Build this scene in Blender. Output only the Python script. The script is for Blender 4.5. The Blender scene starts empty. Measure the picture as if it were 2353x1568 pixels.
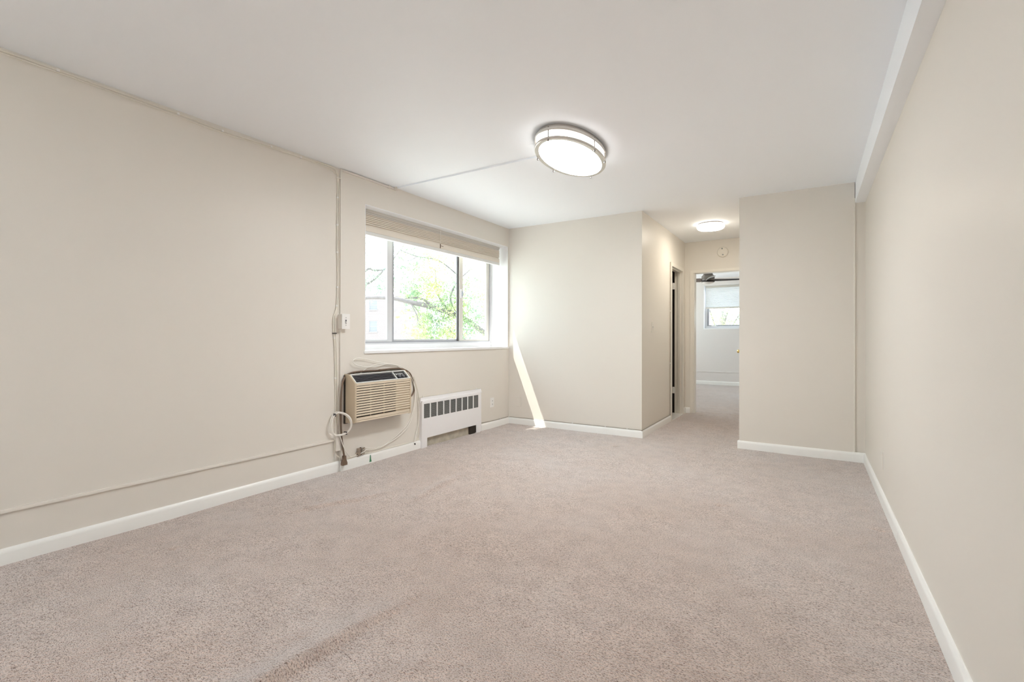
import bpy, bmesh, math, random
import numpy as np
from mathutils import Vector, Matrix
from math import pi, sin, cos, radians as R_
random.seed(7)
sc = bpy.context.scene
C = sc.collection

# ------------------------------------------------------------------ camera
cd = bpy.data.cameras.new('camera'); cam = bpy.data.objects.new('camera', cd); C.objects.link(cam)
_y, _r, _p = R_(31.7419), R_(.0938), R_(.0972)
_F = Vector((-sin(_y)*cos(_p), cos(_y)*cos(_p), sin(_p)))
_R = Vector((cos(_y), sin(_y), 0)); _U = _R.cross(_F)
_R2 = _R*cos(_r)+_U*sin(_r); _U2 = _U*cos(_r)-_R*sin(_r)
cam.matrix_world = Matrix(((_R2.x, _U2.x, -_F.x, 0), (_R2.y, _U2.y, -_F.y, 0), (_R2.z, _U2.z, -_F.z, 1.081), (0, 0, 0, 1)))
cd.sensor_width = 36; cd.lens = 1110.35/2353*36; cd.shift_y = -10.93/2353; cd.clip_start = .05; cd.clip_end = 500
sc.camera = cam
# ------------------------------------------------------------------ exposure, world, sun
sc.view_settings.view_transform = 'Standard'; sc.view_settings.look = 'None'
sc.view_settings.gamma = 1; sc.view_settings.use_curve_mapping = False
EXPO = 0.35; SKY = 5.6; SUN = 14.0; LAMP = 42.0; HALL = 35.0; FILL_REAR = 0.8; FILL_UP = 700.0  # last two drive added fill lamps behind the camera
sc.view_settings.exposure = EXPO
sc.cycles.use_denoising = True
sc.cycles.max_bounces = 14; sc.cycles.diffuse_bounces = 8; sc.cycles.transparent_max_bounces = 24
sc.cycles.sample_clamp_indirect = 12
sc.cycles.caustics_reflective = False; sc.cycles.caustics_refractive = False
w = bpy.data.worlds.new('sky'); sc.world = w; w.use_nodes = True
bg = w.node_tree.nodes['Background']; bg.inputs[0].default_value = (.80, .90, 1.0, 1); bg.inputs[1].default_value = SKY
sl = bpy.data.lights.new('sun', 'SUN'); sl.energy = SUN; sl.angle = R_(.5); sl.color = (1, .95, .86)
so = bpy.data.objects.new('sun', sl); C.objects.link(so)
so.rotation_euler = Vector((.4, .18, -1)).to_track_quat('-Z', 'Y').to_euler()

# ------------------------------------------------------------------ materials
def lin(c):
    return tuple(((v/255)/12.92 if v/255 <= .04045 else ((v/255+.055)/1.055)**2.4) for v in c)
def mat(name, col, rough=.5, metal=0., noise=0., nscale=8., bump=0., bscale=60., spec=.5, emit=None, es=0., trans=0.):
    m = bpy.data.materials.new(name); m.use_nodes = True; nt = m.node_tree; N = nt.nodes; L = nt.links
    b = N['Principled BSDF']
    b.inputs['Roughness'].default_value = rough; b.inputs['Metallic'].default_value = metal
    b.inputs['Specular IOR Level'].default_value = spec
    b.inputs['Base Color'].default_value = (*col, 1)
    tc = N.new('ShaderNodeTexCoord')
    n1 = N.new('ShaderNodeTexNoise'); n1.inputs['Scale'].default_value = nscale; n1.inputs['Detail'].default_value = 4
    L.new(tc.outputs['Object'], n1.inputs['Vector'])
    mx = N.new('ShaderNodeMix'); mx.data_type = 'RGBA'
    mx.inputs['A'].default_value = (*[c*(1-noise) for c in col], 1); mx.inputs['B'].default_value = (*[min(1, c*(1+noise)) for c in col], 1)
    L.new(n1.outputs['Fac'], mx.inputs['Factor']); L.new(mx.outputs['Result'], b.inputs['Base Color'])
    if bump:
        n2 = N.new('ShaderNodeTexNoise'); n2.inputs['Scale'].default_value = bscale; n2.inputs['Detail'].default_value = 3
        L.new(tc.outputs['Object'], n2.inputs['Vector'])
        bp = N.new('ShaderNodeBump'); bp.inputs['Strength'].default_value = bump; bp.inputs['Distance'].default_value = .002
        L.new(n2.outputs['Fac'], bp.inputs['Height']); L.new(bp.outputs['Normal'], b.inputs['Normal'])
    if emit:
        b.inputs['Emission Color'].default_value = (*emit, 1); b.inputs['Emission Strength'].default_value = es
    if trans:
        b.inputs['Transmission Weight'].default_value = trans
    return m
WALL = (.755, .718, .662)
M = {}
M['wall'] = mat('cream_paint', WALL, .42, noise=.012, nscale=1.5, bump=.12, bscale=14, spec=.35)
M['wall2'] = mat('bedroom_paint', (.77, .745, .73), .5, noise=.012, nscale=1.5, bump=.1, bscale=14)
M['ceil'] = mat('ceiling_paint', (.905, .94, .985), .6, noise=.01, nscale=1.2, bump=.12, bscale=10, spec=.3)
M['trim'] = mat('white_gloss_trim', (.88, .88, .86), .32, noise=.015, nscale=6, bump=.1, bscale=25)
M['casing'] = mat('cream_gloss_trim', (.79, .755, .69), .32, noise=.015, nscale=6, bump=.1, bscale=25)
M['reveal'] = mat('white_reveal', (.86, .86, .87), .5, noise=.01)
M['cablew'] = mat('painted_cable', (.80, .76, .68), .45, noise=.03)
M['coax'] = mat('white_cable', (.90, .87, .82), .4, noise=.02)
M['tan'] = mat('tan_plastic', lin((196, 180, 156)), .45, noise=.03, nscale=20)
M['tansl'] = mat('tan_slat', lin((214, 200, 180)), .45, noise=.03, nscale=20)
M['dark'] = mat('dark_plastic', (.02, .018, .02), .4, noise=.1)
M['darkbrown'] = mat('dark_cavity', (.035, .025, .018), .8, noise=.1)
M['charcoal'] = mat('charcoal_louvre', (.11, .11, .125), .35, noise=.05)
M['silver'] = mat('silver_edge', (.78, .78, .76), .3, metal=.3, noise=.02)
M['nickel'] = mat('brushed_nickel', (.62, .59, .55), .32, metal=.9, noise=.04, nscale=40)
M['fannickel'] = mat('dark_nickel', (.22, .20, .185), .35, metal=.9, noise=.05, nscale=30)
M['blade'] = mat('dark_blade', (.05, .04, .038), .5, metal=.0, noise=.05)
M['bladeb'] = mat('grey_blade', (.30, .29, .28), .35, metal=.6, noise=.05)
M['cord'] = mat('brown_cord', lin((112, 92, 76)), .45, noise=.06, nscale=20)
M['brass'] = mat('polished_brass', (.83, .60, .22), .18, metal=1, noise=.02)
M['alum'] = mat('white_aluminium', (.70, .71, .74), .4, metal=.25, noise=.03, nscale=10)
M['alumd'] = mat('grey_aluminium', (.42, .43, .47), .4, metal=.4, noise=.05, nscale=10)
M['alumw'] = mat('warm_aluminium', (.72, .69, .64), .4, metal=.1, noise=.05, nscale=20)
M['gasket'] = mat('dark_gasket', (.10, .09, .09), .6, noise=.1)
M['blindh'] = mat('blind_headrail', (.60, .58, .54), .5, noise=.02)
M['blind'] = mat('tan_blind', lin((226, 218, 206)), .6, noise=.02)
M['blindr'] = mat('blind_rail', (.74, .74, .72), .45, noise=.02)
M['rad'] = mat('radiator_enamel', (.86, .85, .86), .35, noise=.01)
M['radmesh'] = mat('grey_mesh', (.30, .31, .31), .5, metal=.3, noise=.08)
M['grime'] = mat('grimy_wall', (.50, .46, .38), .8, noise=.5, nscale=14)
M['plate'] = mat('white_plate', (.86, .85, .83), .3, noise=.01)
M['marble'] = mat('marble_threshold', (.80, .79, .77), .3, noise=.06, nscale=25)
M['green'] = mat('green_plastic', (.05, .22, .11), .4, noise=.15)
M['pewter'] = mat('splitter_metal', (.42, .36, .30), .4, metal=.8, noise=.15, nscale=60)
M['bldw'] = mat('facade_window_white', (.22, .22, .23), .5, noise=.03)
M['bldg'] = mat('facade_glass', (.15, .155, .165), .1, noise=.1)
M['bark'] = mat('grey_bark', (.15, .135, .135), .8, noise=.3, nscale=12)
M['bounce_ground'] = mat('pale_bounce_ground', (.55, .55, .52), .9, noise=.2, nscale=.6)  # unseen ground, made pale to bounce daylight onto the ceiling
M['lamp'] = mat('lamp_diffuser', (.9, .9, .88), .4, noise=.005, emit=(.965, .985, .985), es=LAMP)
M['drum'] = mat('drum_side', (.9, .9, .88), .4, noise=.005, emit=(1.0, .98, .95), es=4.0)
M['drum2'] = mat('hall_drum_side', (.9, .9, .88), .4, noise=.005, emit=(1.0, .94, .82), es=4.6)
M['uplight'] = mat('fill_bulb', (.9, .9, .88), .4, noise=.005, emit=(1.0, .97, .93), es=FILL_UP)
M['fill_lamp'] = mat('rear_fill_diffuser', (.9, .9, .88), .4, noise=.005, emit=(.965, .985, .985), es=FILL_REAR)
M['lamp2'] = mat('hall_diffuser', (.9, .9, .88), .4, noise=.005, emit=(1.0, .92, .78), es=HALL)
M['fanglass'] = mat('frosted_glass', (.80, .80, .80), .4, noise=.01)
M['rope'] = mat('white_cord', (.85, .84, .8), .6, noise=.03)
M['dim'] = mat('unlit_interior', (.10, .09, .08), .8, noise=.1)  # near-black colour stands in for the unlit closet interior

def glass():
    m = bpy.data.materials.new('window_glass'); m.use_nodes = True; nt = m.node_tree; N = nt.nodes; L = nt.links
    for n in list(N): N.remove(n)
    o = N.new('ShaderNodeOutputMaterial'); mx = N.new('ShaderNodeMixShader'); t = N.new('ShaderNodeBsdfTransparent'); g = N.new('ShaderNodeBsdfGlossy')
    lw = N.new('ShaderNodeLayerWeight'); lw.inputs[0].default_value = .5; pw = N.new('ShaderNodeMath'); pw.operation = 'POWER'; pw.inputs[1].default_value = 5; L.new(lw.outputs['Facing'], pw.inputs[0]); fr = N.new('ShaderNodeMath'); fr.operation = 'MULTIPLY_ADD'; fr.inputs[1].default_value = .7; fr.inputs[2].default_value = .03; L.new(pw.outputs[0], fr.inputs[0])
    t.inputs[0].default_value = (.95, .965, .96, 1); g.inputs['Roughness'].default_value = .03
    L.new(fr.outputs[0], mx.inputs[0]); L.new(t.outputs[0], mx.inputs[1]); L.new(g.outputs[0], mx.inputs[2]); L.new(mx.outputs[0], o.inputs[0])
    return m
M['glass'] = glass()
def leafmat(name, a, b, c):
    m = bpy.data.materials.new(name); m.use_nodes = True; nt = m.node_tree; N = nt.nodes; L = nt.links
    p = N['Principled BSDF']; tc = N.new('ShaderNodeTexCoord'); n = N.new('ShaderNodeTexNoise'); n.inputs['Scale'].default_value = 1.3; n.inputs['Detail'].default_value = 6
    cr = N.new('ShaderNodeValToRGB'); e = cr.color_ramp.elements
    e[0].position = .36; e[0].color = (*a, 1); e[1].position = .66; e[1].color = (*c, 1); k = e.new(.5); k.color = (*b, 1)
    L.new(tc.outputs['Object'], n.inputs['Vector']); L.new(n.outputs['Fac'], cr.inputs[0]); L.new(cr.outputs[0], p.inputs['Base Color'])
    p.inputs['Roughness'].default_value = .6; p.inputs['Specular IOR Level'].default_value = .2
    tr = N.new('ShaderNodeBsdfTranslucent'); L.new(cr.outputs[0], tr.inputs[0]); mx = N.new('ShaderNodeMixShader'); mx.inputs[0].default_value = .45
    L.new(p.outputs[0], mx.inputs[1]); L.new(tr.outputs[0], mx.inputs[2]); L.new(mx.outputs[0], N['Material Output'].inputs[0])
    return m
M['leaf'] = leafmat('leaves', (.25, .36, .25), (.33, .43, .23), (.50, .53, .20))
M['leafg'] = leafmat('green_leaves', (.24, .34, .27), (.29, .39, .28), (.36, .45, .28))
def brickmat():
    m = bpy.data.materials.new('pale_brick'); m.use_nodes = True; nt = m.node_tree; N = nt.nodes; L = nt.links
    p = N['Principled BSDF']; tc = N.new('ShaderNodeTexCoord'); mp = N.new('ShaderNodeMapping'); mp.inputs['Rotation'].default_value = (R_(90), 0, 0)
    br = N.new('ShaderNodeTexBrick'); br.inputs['Scale'].default_value = 1; br.inputs['Brick Width'].default_value = .30; br.inputs['Row Height'].default_value = .11; br.inputs['Mortar Size'].default_value = .022
    br.inputs['Color1'].default_value = (.165, .136, .132, 1); br.inputs['Color2'].default_value = (.182, .155, .150, 1); br.inputs['Mortar'].default_value = (.215, .195, .19, 1)
    L.new(tc.outputs['Object'], mp.inputs[0]); L.new(mp.outputs[0], br.inputs['Vector']); L.new(br.outputs['Color'], p.inputs['Base Color']); p.inputs['Roughness'].default_value = .9
    return m
M['brick'] = brickmat()
def carpetmat():
    m = bpy.data.materials.new('carpet_pile'); m.use_nodes = True; nt = m.node_tree; N = nt.nodes; L = nt.links
    p = N['Principled BSDF']; tc = N.new('ShaderNodeTexCoord')
    def noise(s, d=3, vec=None, ro=.5):
        n = N.new('ShaderNodeTexNoise'); n.inputs['Scale'].default_value = s; n.inputs['Detail'].default_value = d; n.inputs['Roughness'].default_value = ro
        L.new(vec or tc.outputs['Object'], n.inputs['Vector']); return n.outputs['Fac']
    def ramp(f, stops):
        r = N.new('ShaderNodeValToRGB'); e = r.color_ramp.elements
        e[0].position = stops[0][0]; e[0].color = (*stops[0][1], 1); e[1].position = stops[-1][0]; e[1].color = (*stops[-1][1], 1)
        for s in stops[1:-1]:
            k = e.new(s[0]); k.color = (*s[1], 1)
        L.new(f, r.inputs[0]); return r.outputs[0]
    def mul(a, b, blend='MULTIPLY', f=1.):
        x = N.new('ShaderNodeMix'); x.data_type = 'RGBA'; x.blend_type = blend; x.inputs['Factor'].default_value = f
        L.new(a, x.inputs['A']); L.new(b, x.inputs['B']); return x.outputs['Result']
    big = ramp(noise(.7, 6, ro=.6), [(.32, (.64, .475, .385)), (.5, (.70, .55, .47)), (.66, (.74, .62, .56))])
    mid = ramp(noise(9, 4, ro=.65), [(.35, (.88, .86, .85)), (.6, (1.05, 1.05, 1.05))])
    mp = N.new('ShaderNodeMapping'); mp.inputs['Rotation'].default_value = (0, 0, R_(20)); mp.inputs['Scale'].default_value = (1, 1.9, 1); L.new(tc.outputs['Object'], mp.inputs[0])
    fine = ramp(noise(150, 3, mp.outputs[0], .7), [(.34, (.24, .18, .15)), (.45, (.80, .78, .77)), (.55, (1.06, 1.06, 1.06)), (.7, (1.3, 1.3, 1.3))])  # dark end: pile flecks, deepened to stand in for shaded gaps
    fleck = ramp(noise(48, 4, mp.outputs[0], .7), [(.30, (.50, .43, .39)), (.41, (1, 1, 1))])
    c = mul(mul(mul(big, mid), fine), fleck)
    L.new(c, p.inputs['Base Color']); p.inputs['Roughness'].default_value = .95; p.inputs['Specular IOR Level'].default_value = .1
    fb_ = N.new('ShaderNodeRGBToBW'); L.new(mul(fine, fleck), fb_.inputs[0]); sm = N.new('ShaderNodeMath'); sm.operation = 'MULTIPLY'; sm.inputs[1].default_value = 1.05; sm.use_clamp = True; L.new(fb_.outputs[0], sm.inputs[0]); L.new(sm.outputs[0], p.inputs['Sheen Weight'])
    p.inputs['Sheen Roughness'].default_value = .45; p.inputs['Sheen Tint'].default_value = (.90, .96, 1, 1)
    ad = N.new('ShaderNodeMath'); ad.operation = 'MULTIPLY_ADD'; ad.inputs[1].default_value = .5
    L.new(noise(150, 3, mp.outputs[0], .7), ad.inputs[0]); L.new(noise(48, 4, mp.outputs[0], .6), ad.inputs[2])
    bp = N.new('ShaderNodeBump'); bp.inputs['Strength'].default_value = 1; bp.inputs['Distance'].default_value = .012
    L.new(ad.outputs[0], bp.inputs['Height']); L.new(bp.outputs['Normal'], p.inputs['Normal'])
    return m
M['carpet'] = carpetmat()

# ------------------------------------------------------------------ geometry helpers
def link(name, bm, m, parent=None, smooth=False):
    me = bpy.data.meshes.new(name); bmesh.ops.recalc_face_normals(bm, faces=bm.faces[:]); bm.to_mesh(me); bm.free()
    me.materials.append(M[m] if isinstance(m, str) else m)
    if smooth:
        for p in me.polygons: p.use_smooth = True
        me.set_sharp_from_angle(angle=R_(40))
    o = bpy.data.objects.new(name, me); C.objects.link(o)
    if parent: o.parent = parent; o.matrix_parent_inverse = Matrix.Translation(-Vector(parent_loc(parent)))
    return o
def parent_loc(p):
    return Vector(p.location)      # part meshes stay at the origin of their thing's world frame
def empty(name, loc, label, cat, group=None, kind=None):
    o = bpy.data.objects.new(name, None); C.objects.link(o); o.location = loc; o.empty_display_size = .1
    if kind: o['kind'] = kind
    if label: o['label'] = label
    if cat: o['category'] = cat
    if group: o['group'] = group
    return o
def tag(o, label, cat, group=None):
    o['label'] = label; o['category'] = cat
    if group: o['group'] = group
    return o
def struct(o, label=None):
    o['kind'] = 'structure'
    if label: o['label'] = label
    return o
def box(bm, x0, x1, y0, y1, z0, z1, bev=0., mtx=None):
    g = bmesh.ops.create_cube(bm, size=1)
    vs = g['verts']
    for v in vs:
        v.co = Vector((x0+(v.co.x+.5)*(x1-x0), y0+(v.co.y+.5)*(y1-y0), z0+(v.co.z+.5)*(z1-z0)))
    if bev:
        es = list({e for v in vs for e in v.link_edges})
        r = bmesh.ops.bevel(bm, geom=es, offset=bev, segments=2, profile=.7, affect='EDGES')
        vs = list({v for f in r['faces'] for v in f.verts} | {v for v in vs if v.is_valid})
    if mtx is not None:
        for v in vs: v.co = mtx @ v.co
    return bm
def B(*boxes, bev=0., mtx=None):
    bm = bmesh.new()
    for b in boxes: box(bm, *b[:6], bev=b[6] if len(b) > 6 else bev, mtx=mtx)
    return bm
def prism(bm, pts, axis, a, b):
    """closed polygon pts (2-D) extruded along axis from a to b"""
    def P(u, v, t):
        return {'x': (t, u, v), 'y': (u, t, v), 'z': (u, v, t)}[axis]
    A = [bm.verts.new(P(u, v, a)) for u, v in pts]; D = [bm.verts.new(P(u, v, b)) for u, v in pts]
    n = len(pts)
    bm.faces.new(A); bm.faces.new(D[::-1])
    for i in range(n): bm.faces.new((A[i], D[i], D[(i+1) % n], A[(i+1) % n]))
    return bm
def catmull(P, k=6, closed=False):
    P = [Vector(p) for p in P]
    if k <= 1: return P
    n = len(P); out = []
    rng = range(n if closed else n-1)
    for i in rng:
        g = lambda j: P[j % n] if closed else P[max(0, min(n-1, j))]
        a, b, c, d = g(i-1), g(i), g(i+1), g(i+2)
        for s in range(k):
            t = s/k
            out.append(.5*((2*b)+(c-a)*t+(2*a-5*b+4*c-d)*t*t+(3*b-a-3*c+d)*t**3))
    if not closed: out.append(P[-1])
    return out
def tube(bm, P, r, k=6, sides=8, closed=False):
    pts = catmull(P, k, closed); n = len(pts); rings = []
    rr = r if callable(r) else (lambda t: r)
    up = None
    for i, p in enumerate(pts):
        if closed: t = (pts[(i+1) % n]-pts[i-1])
        else: t = pts[min(n-1, i+1)]-pts[max(0, i-1)]
        t.normalize()
        if up is None:
            up = Vector((0, 0, 1)) if abs(t.z) < .9 else Vector((1, 0, 0))
        up = (up-t*up.dot(t)); up.normalize(); s = t.cross(up)
        q = rr(i/max(1, n-1))
        rings.append([bm.verts.new(p+(up*cos(2*pi*j/sides)+s*sin(2*pi*j/sides))*q) for j in range(sides)])
    m = n if closed else n-1
    for i in range(m):
        a, b = rings[i], rings[(i+1) % n]
        for j in range(sides): bm.faces.new((a[j], a[(j+1) % sides], b[(j+1) % sides], b[j]))
    if not closed: bm.faces.new(rings[0][::-1]); bm.faces.new(rings[-1])
    return bm
def T(P, r, k=6, sides=8, closed=False): return tube(bmesh.new(), P, r, k, sides, closed)
def lathe(bm, prof, c=(0, 0, 0), seg=48, sx=1., sy=1., rot=0., cap=True, mtx=None):
    rings = []
    for r, z in prof:
        ring = []
        for j in range(seg):
            a = 2*pi*j/seg; x = r*cos(a)*sx; y = r*sin(a)*sy
            v = Vector((x*cos(rot)-y*sin(rot), x*sin(rot)+y*cos(rot), z))
            if mtx is not None: v = mtx @ v
            ring.append(bm.verts.new(v+Vector(c)))
        rings.append(ring)
    for i in range(len(rings)-1):
        a, b = rings[i], rings[i+1]
        for j in range(seg): bm.faces.new((a[j], a[(j+1) % seg], b[(j+1) % seg], b[j]))
    if cap: bm.faces.new(rings[0][::-1]); bm.faces.new(rings[-1])
    return bm
def oval_ring(bm, c, a, b, rot, z0, z1, wi, seg=96):
    """flat oval band: outer radii a,b, inner a-wi,b-wi between z0 and z1"""
    def ring(aa, bb, z):
        o = []
        for j in range(seg):
            t = 2*pi*j/seg; x = aa*cos(t); y = bb*sin(t)
            o.append(bm.verts.new((c[0]+x*cos(rot)-y*sin(rot), c[1]+x*sin(rot)+y*cos(rot), z)))
        return o
    rs = [ring(a, b, z1), ring(a, b, z0+.003), ring(a-.003, b-.003, z0), ring(a-wi, b-wi, z0), ring(a-wi, b-wi, z1)]
    for i in range(5):
        p, q = rs[i], rs[(i+1) % 5]
        for j in range(seg): bm.faces.new((p[j], p[(j+1) % seg], q[(j+1) % seg], q[j]))

XL, XR, YB, YP, H = -3.239, .401, 5.14, 5.161, 2.44
XW = -3.227                       # face of the window wall, a little proud of the near left wall
XH, XP = -1.542, -.593            # hall side faces
YH, YF, Y0 = 7.22, 11.83, -1.8    # hall end, bedroom far wall, wall behind the camera
XO = -3.56                        # outer face of the exterior wall
W0, W1, WZ0, WZ1 = 2.838, 5.115, .962, 2.21

# ------------------------------------------------------------------ structure
# floor: carpet with its wrinkles and dents
def make_floor():
    xs = np.concatenate([np.arange(XO, XL, .1), np.arange(XL, XR, .012), [XR, XR+.1]])
    ys = np.concatenate([np.arange(Y0-.1, .4, .06), np.arange(.4, 5.2, .012), np.arange(5.2, 8.2, .03), np.arange(8.2, YF+.2, .08)])
    X, Y = np.meshgrid(xs, ys)
    Z = np.zeros_like(X)
    rng = np.random.RandomState(3)
    for _ in range(26):                                     # gentle unevenness of a stretched carpet
        k = rng.uniform(1.0, 5.5); a = rng.uniform(0, pi); ph = rng.uniform(0, 6.28)
        Z += .0007*np.sin(k*2*(X*cos(a)+Y*sin(a))+ph)*(2/(k))
    def ridge(P, h, wl, wr):
        nonlocal Z
        P = np.array(P, float)
        best = np.full(X.shape, 1e9); side = np.zeros(X.shape); tt = np.zeros(X.shape)
        seg = np.linalg.norm(np.diff(P, axis=0), axis=1); cum = np.concatenate([[0], np.cumsum(seg)])/seg.sum()
        for i in range(len(P)-1):
            d = P[i+1]-P[i]; L2 = (d**2).sum()
            t = np.clip(((X-P[i, 0])*d[0]+(Y-P[i, 1])*d[1])/L2, 0, 1)
            dx = X-(P[i, 0]+t*d[0]); dy = Y-(P[i, 1]+t*d[1]); r = np.hypot(dx, dy)
            m = r < best; best = np.where(m, r, best); side = np.where(m, d[0]*dy-d[1]*dx, side); tt = np.where(m, cum[i]+t*(cum[i+1]-cum[i]), tt)
        wd = np.where(side > 0, wl, wr)
        Z += h*np.exp(-(best/wd)**2)*np.sin(np.clip(tt, 0.02, .98)*pi)**.6
    ridge([(-1.50, .30), (-1.445, .80), (-1.433, 1.008), (-1.431, 1.146), (-1.417, 1.295), (-1.395, 1.45)], .036, .085, .020)
    ridge([(-2.23, 2.36), (-2.247, 2.454), (-2.291, 2.858), (-2.33, 3.05)], .020, .06, .020)
    ridge([(-2.72, 1.82), (-2.629, 2.035), (-2.553, 2.18), (-2.485, 2.46)], .016, .08, .024)
    ridge([(-1.62, .98), (-1.58, 1.10), (-1.60, 1.22)], .005, .05, .03)
    ridge([(-1.16, 1.02), (-1.10, 1.18), (-1.12, 1.36)], .006, .05, .03)
    ridge([(-1.0, .95), (-.93, 1.1), (-.90, 1.3)], .005, .05, .03)
    ridge([(-1.95, 2.3), (-1.98, 2.6)], .005, .06, .035)
    ridge([(-1.45, 7.42), (-1.1, 7.36), (-.6, 7.30)], .016, .07, .05)
    ridge([(-1.45, 8.2), (-1.1, 8.1), (-.6, 8.02)], .012, .08, .06)
    ridge([(-1.3, 7.9), (-.9, 7.75), (-.6, 7.7)], .010, .06, .05)
    for x, y, r, h in [(-2.749, 1.186, .018, .013), (-2.731, 2.039, .018, .011), (-2.77, 2.494, .018, .012), (-.506, 3.345, .022, .012), (-.46, 3.36, .015, .009), (.335, 3.383, .02, .012), (.30, 3.40, .014, .01), (.285, 3.72, .018, .008),
                       (-1.651, 4.611, .025, .010), (-.903, 1.566, .02, .006), (-2.95, .75, .03, .008), (-3.0, .9, .04, .006), (-2.92, 1.02, .02, .007)]:
        Z -= h*np.exp(-(((X-x)/(r*1.3))**2+((Y-y)/r)**2))
    ny, nx = X.shape
    co = np.stack([X, Y, Z], -1).reshape(-1, 3)
    idx = np.arange(ny*nx).reshape(ny, nx)
    f = np.stack([idx[:-1, :-1], idx[:-1, 1:], idx[1:, 1:], idx[1:, :-1]], -1).reshape(-1, 4)
    me = bpy.data.meshes.new('floor'); me.vertices.add(len(co)); me.vertices.foreach_set('co', co.ravel())
    me.loops.add(f.size); me.loops.foreach_set('vertex_index', f.ravel().astype(np.int32)); me.polygons.add(len(f))
    me.polygons.foreach_set('loop_start', np.arange(0, f.size, 4, dtype=np.int32)); me.polygons.foreach_set('loop_total', np.full(len(f), 4, np.int32))
    me.update(calc_edges=True); me.polygons.foreach_set('use_smooth', np.ones(len(f), bool)); me.materials.append(M['carpet'])
    o = bpy.data.objects.new('floor', me); C.objects.link(o); struct(o, 'worn pinkish tan wall-to-wall carpet with wrinkles')
make_floor()
struct(link('subfloor', B((XO, XR+.1, Y0-.1, YF+.35, -.25, -.06)), 'dim'))
struct(link('ceiling', B((XO, XR+.1, Y0-.1, YF+.35, H, H+.15)), 'ceil'), 'smooth white painted ceiling')
# exterior wall with the living room window opening
bm = B((XO, XL, Y0-.1, 2.60, 0-.06, H), (XO, XW, 2.585, W0, -.06, H), (XO, XW, W1, YB+.2, -.06, H), (XO, XL, YB+.1, 8.0, -.06, H), (XO, XL, 11.4, YF+.35, -.06, H), (XO, XL, 8.0, 11.4, -.06, .96), (XO, XL, 8.0, 11.4, 2.2, H),
       (XO, XW, W0, W1, -.06, WZ0-.02), (XO, XW, W0, W1, WZ1, H))
struct(link('wall_left', bm, 'wall'), 'cream painted wall holding the wide window')
struct(link('wall_right', B((XR, XR+.1, Y0-.1, YF+.35, -.06, H)), 'wall'), 'long plain off-white wall on the right')
struct(link('wall_back', B((XL, XH, YB, YB+.1, -.06, H), (XH-.1, XH, YB+.1, 6.385, -.06, H), (XH-.1, XH, 7.045, YH, -.06, H), (XH-.1, XH, 6.385, 7.045, 2.02, H)), 'wall'), 'far wall beside the window, turning into the hall')
struct(link('wall_partition', B((XP, .325, YP, YP+.12, -.06, H), (XP, XP+.1, YP+.12, YH, -.06, H)), 'wall'), 'cream partition wall right of the hall opening')
struct(link('trim_1', B((.322, XR, YP+.012, YP+.12, -.06, 2.26)), 'wall'), 'narrow recessed wall strip in the right corner')
struct(link('trim_2', B((.319, .329, YP-.004, YP+.02, .07, 2.30), bev=.003), 'casing'), 'thin vertical bead at the edge of the partition')
struct(link('trim_3', B((.329, XR, Y0, YP+.1, 2.2587, H)), 'ceil'), 'shallow white beam under the ceiling along the right wall')
struct(link('wall_hall', B((XL, -1.43, YH, YH+.12, -.06, H), (-.655, XR, YH, YH+.12, -.06, H), (-1.43, -.655, YH, YH+.12, 2.0, H)), 'wall'), 'cream wall at the end of the hall')
bw = (-2.109, -.62, 1.285, 2.275)
struct(link('wall_bedroom', B((XO, bw[0], YF, YF+.30, -.06, H), (bw[1], XR+.1, YF, YF+.30, -.06, H), (bw[0], bw[1], YF, YF+.30, -.06, bw[2]), (bw[0], bw[1], YF, YF+.30, bw[3], H)), 'wall2'), 'grey wall at the far side of the bedroom')
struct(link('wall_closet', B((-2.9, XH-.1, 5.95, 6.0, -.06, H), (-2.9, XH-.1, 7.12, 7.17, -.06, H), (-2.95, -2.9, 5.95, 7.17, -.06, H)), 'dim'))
# wall behind the camera with a window opening added to let in light
struct(link('wall_rear', B((XO, -2.1, Y0-.3, Y0, -.06, H), (-.9, XR+.1, Y0-.3, Y0, -.06, H), (-2.1, -.9, Y0-.3, Y0, -.06, .9), (-2.1, -.9, Y0-.3, Y0, 2.2, H)), 'wall'))
wr = empty('added_window_rear', (-1.5, Y0-.2, .9), 'added window, unseen behind the viewer, to light the room', None, kind='structure')
link('window_frame', B((-2.1, -2.05, Y0-.22, Y0-.16, .9, 2.2), (-.95, -.9, Y0-.22, Y0-.16, .9, 2.2), (-2.05, -.95, Y0-.22, Y0-.16, .9, .95), (-2.05, -.95, Y0-.22, Y0-.16, 2.15, 2.2)), 'alum', wr)
link('pane', B((-2.05, -.95, Y0-.192, Y0-.188, .95, 2.15)), 'glass', wr)

w4 = empty('added_window_side', (XO+.05, 9.4, .96), 'added bedroom window, out of sight round the hall corner, to light the room', None, kind='structure')  # window added out of view to brighten the bedroom
link('window_frame', B((-3.55, -3.485, 8.0, 8.04, .96, 2.2), (-3.55, -3.485, 11.36, 11.4, .96, 2.2), (-3.55, -3.485, 8.04, 11.36, .96, 1.0), (-3.55, -3.485, 8.04, 11.36, 2.16, 2.2), (-3.54, -3.49, 9.68, 9.72, 1.0, 2.16)), 'alum', w4)
link('pane', B((-3.52, -3.516, 8.04, 9.68, 1.0, 2.16)), 'glass', w4); link('pane', B((-3.52, -3.516, 9.72, 11.36, 1.0, 2.16)), 'glass', w4)

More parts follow.
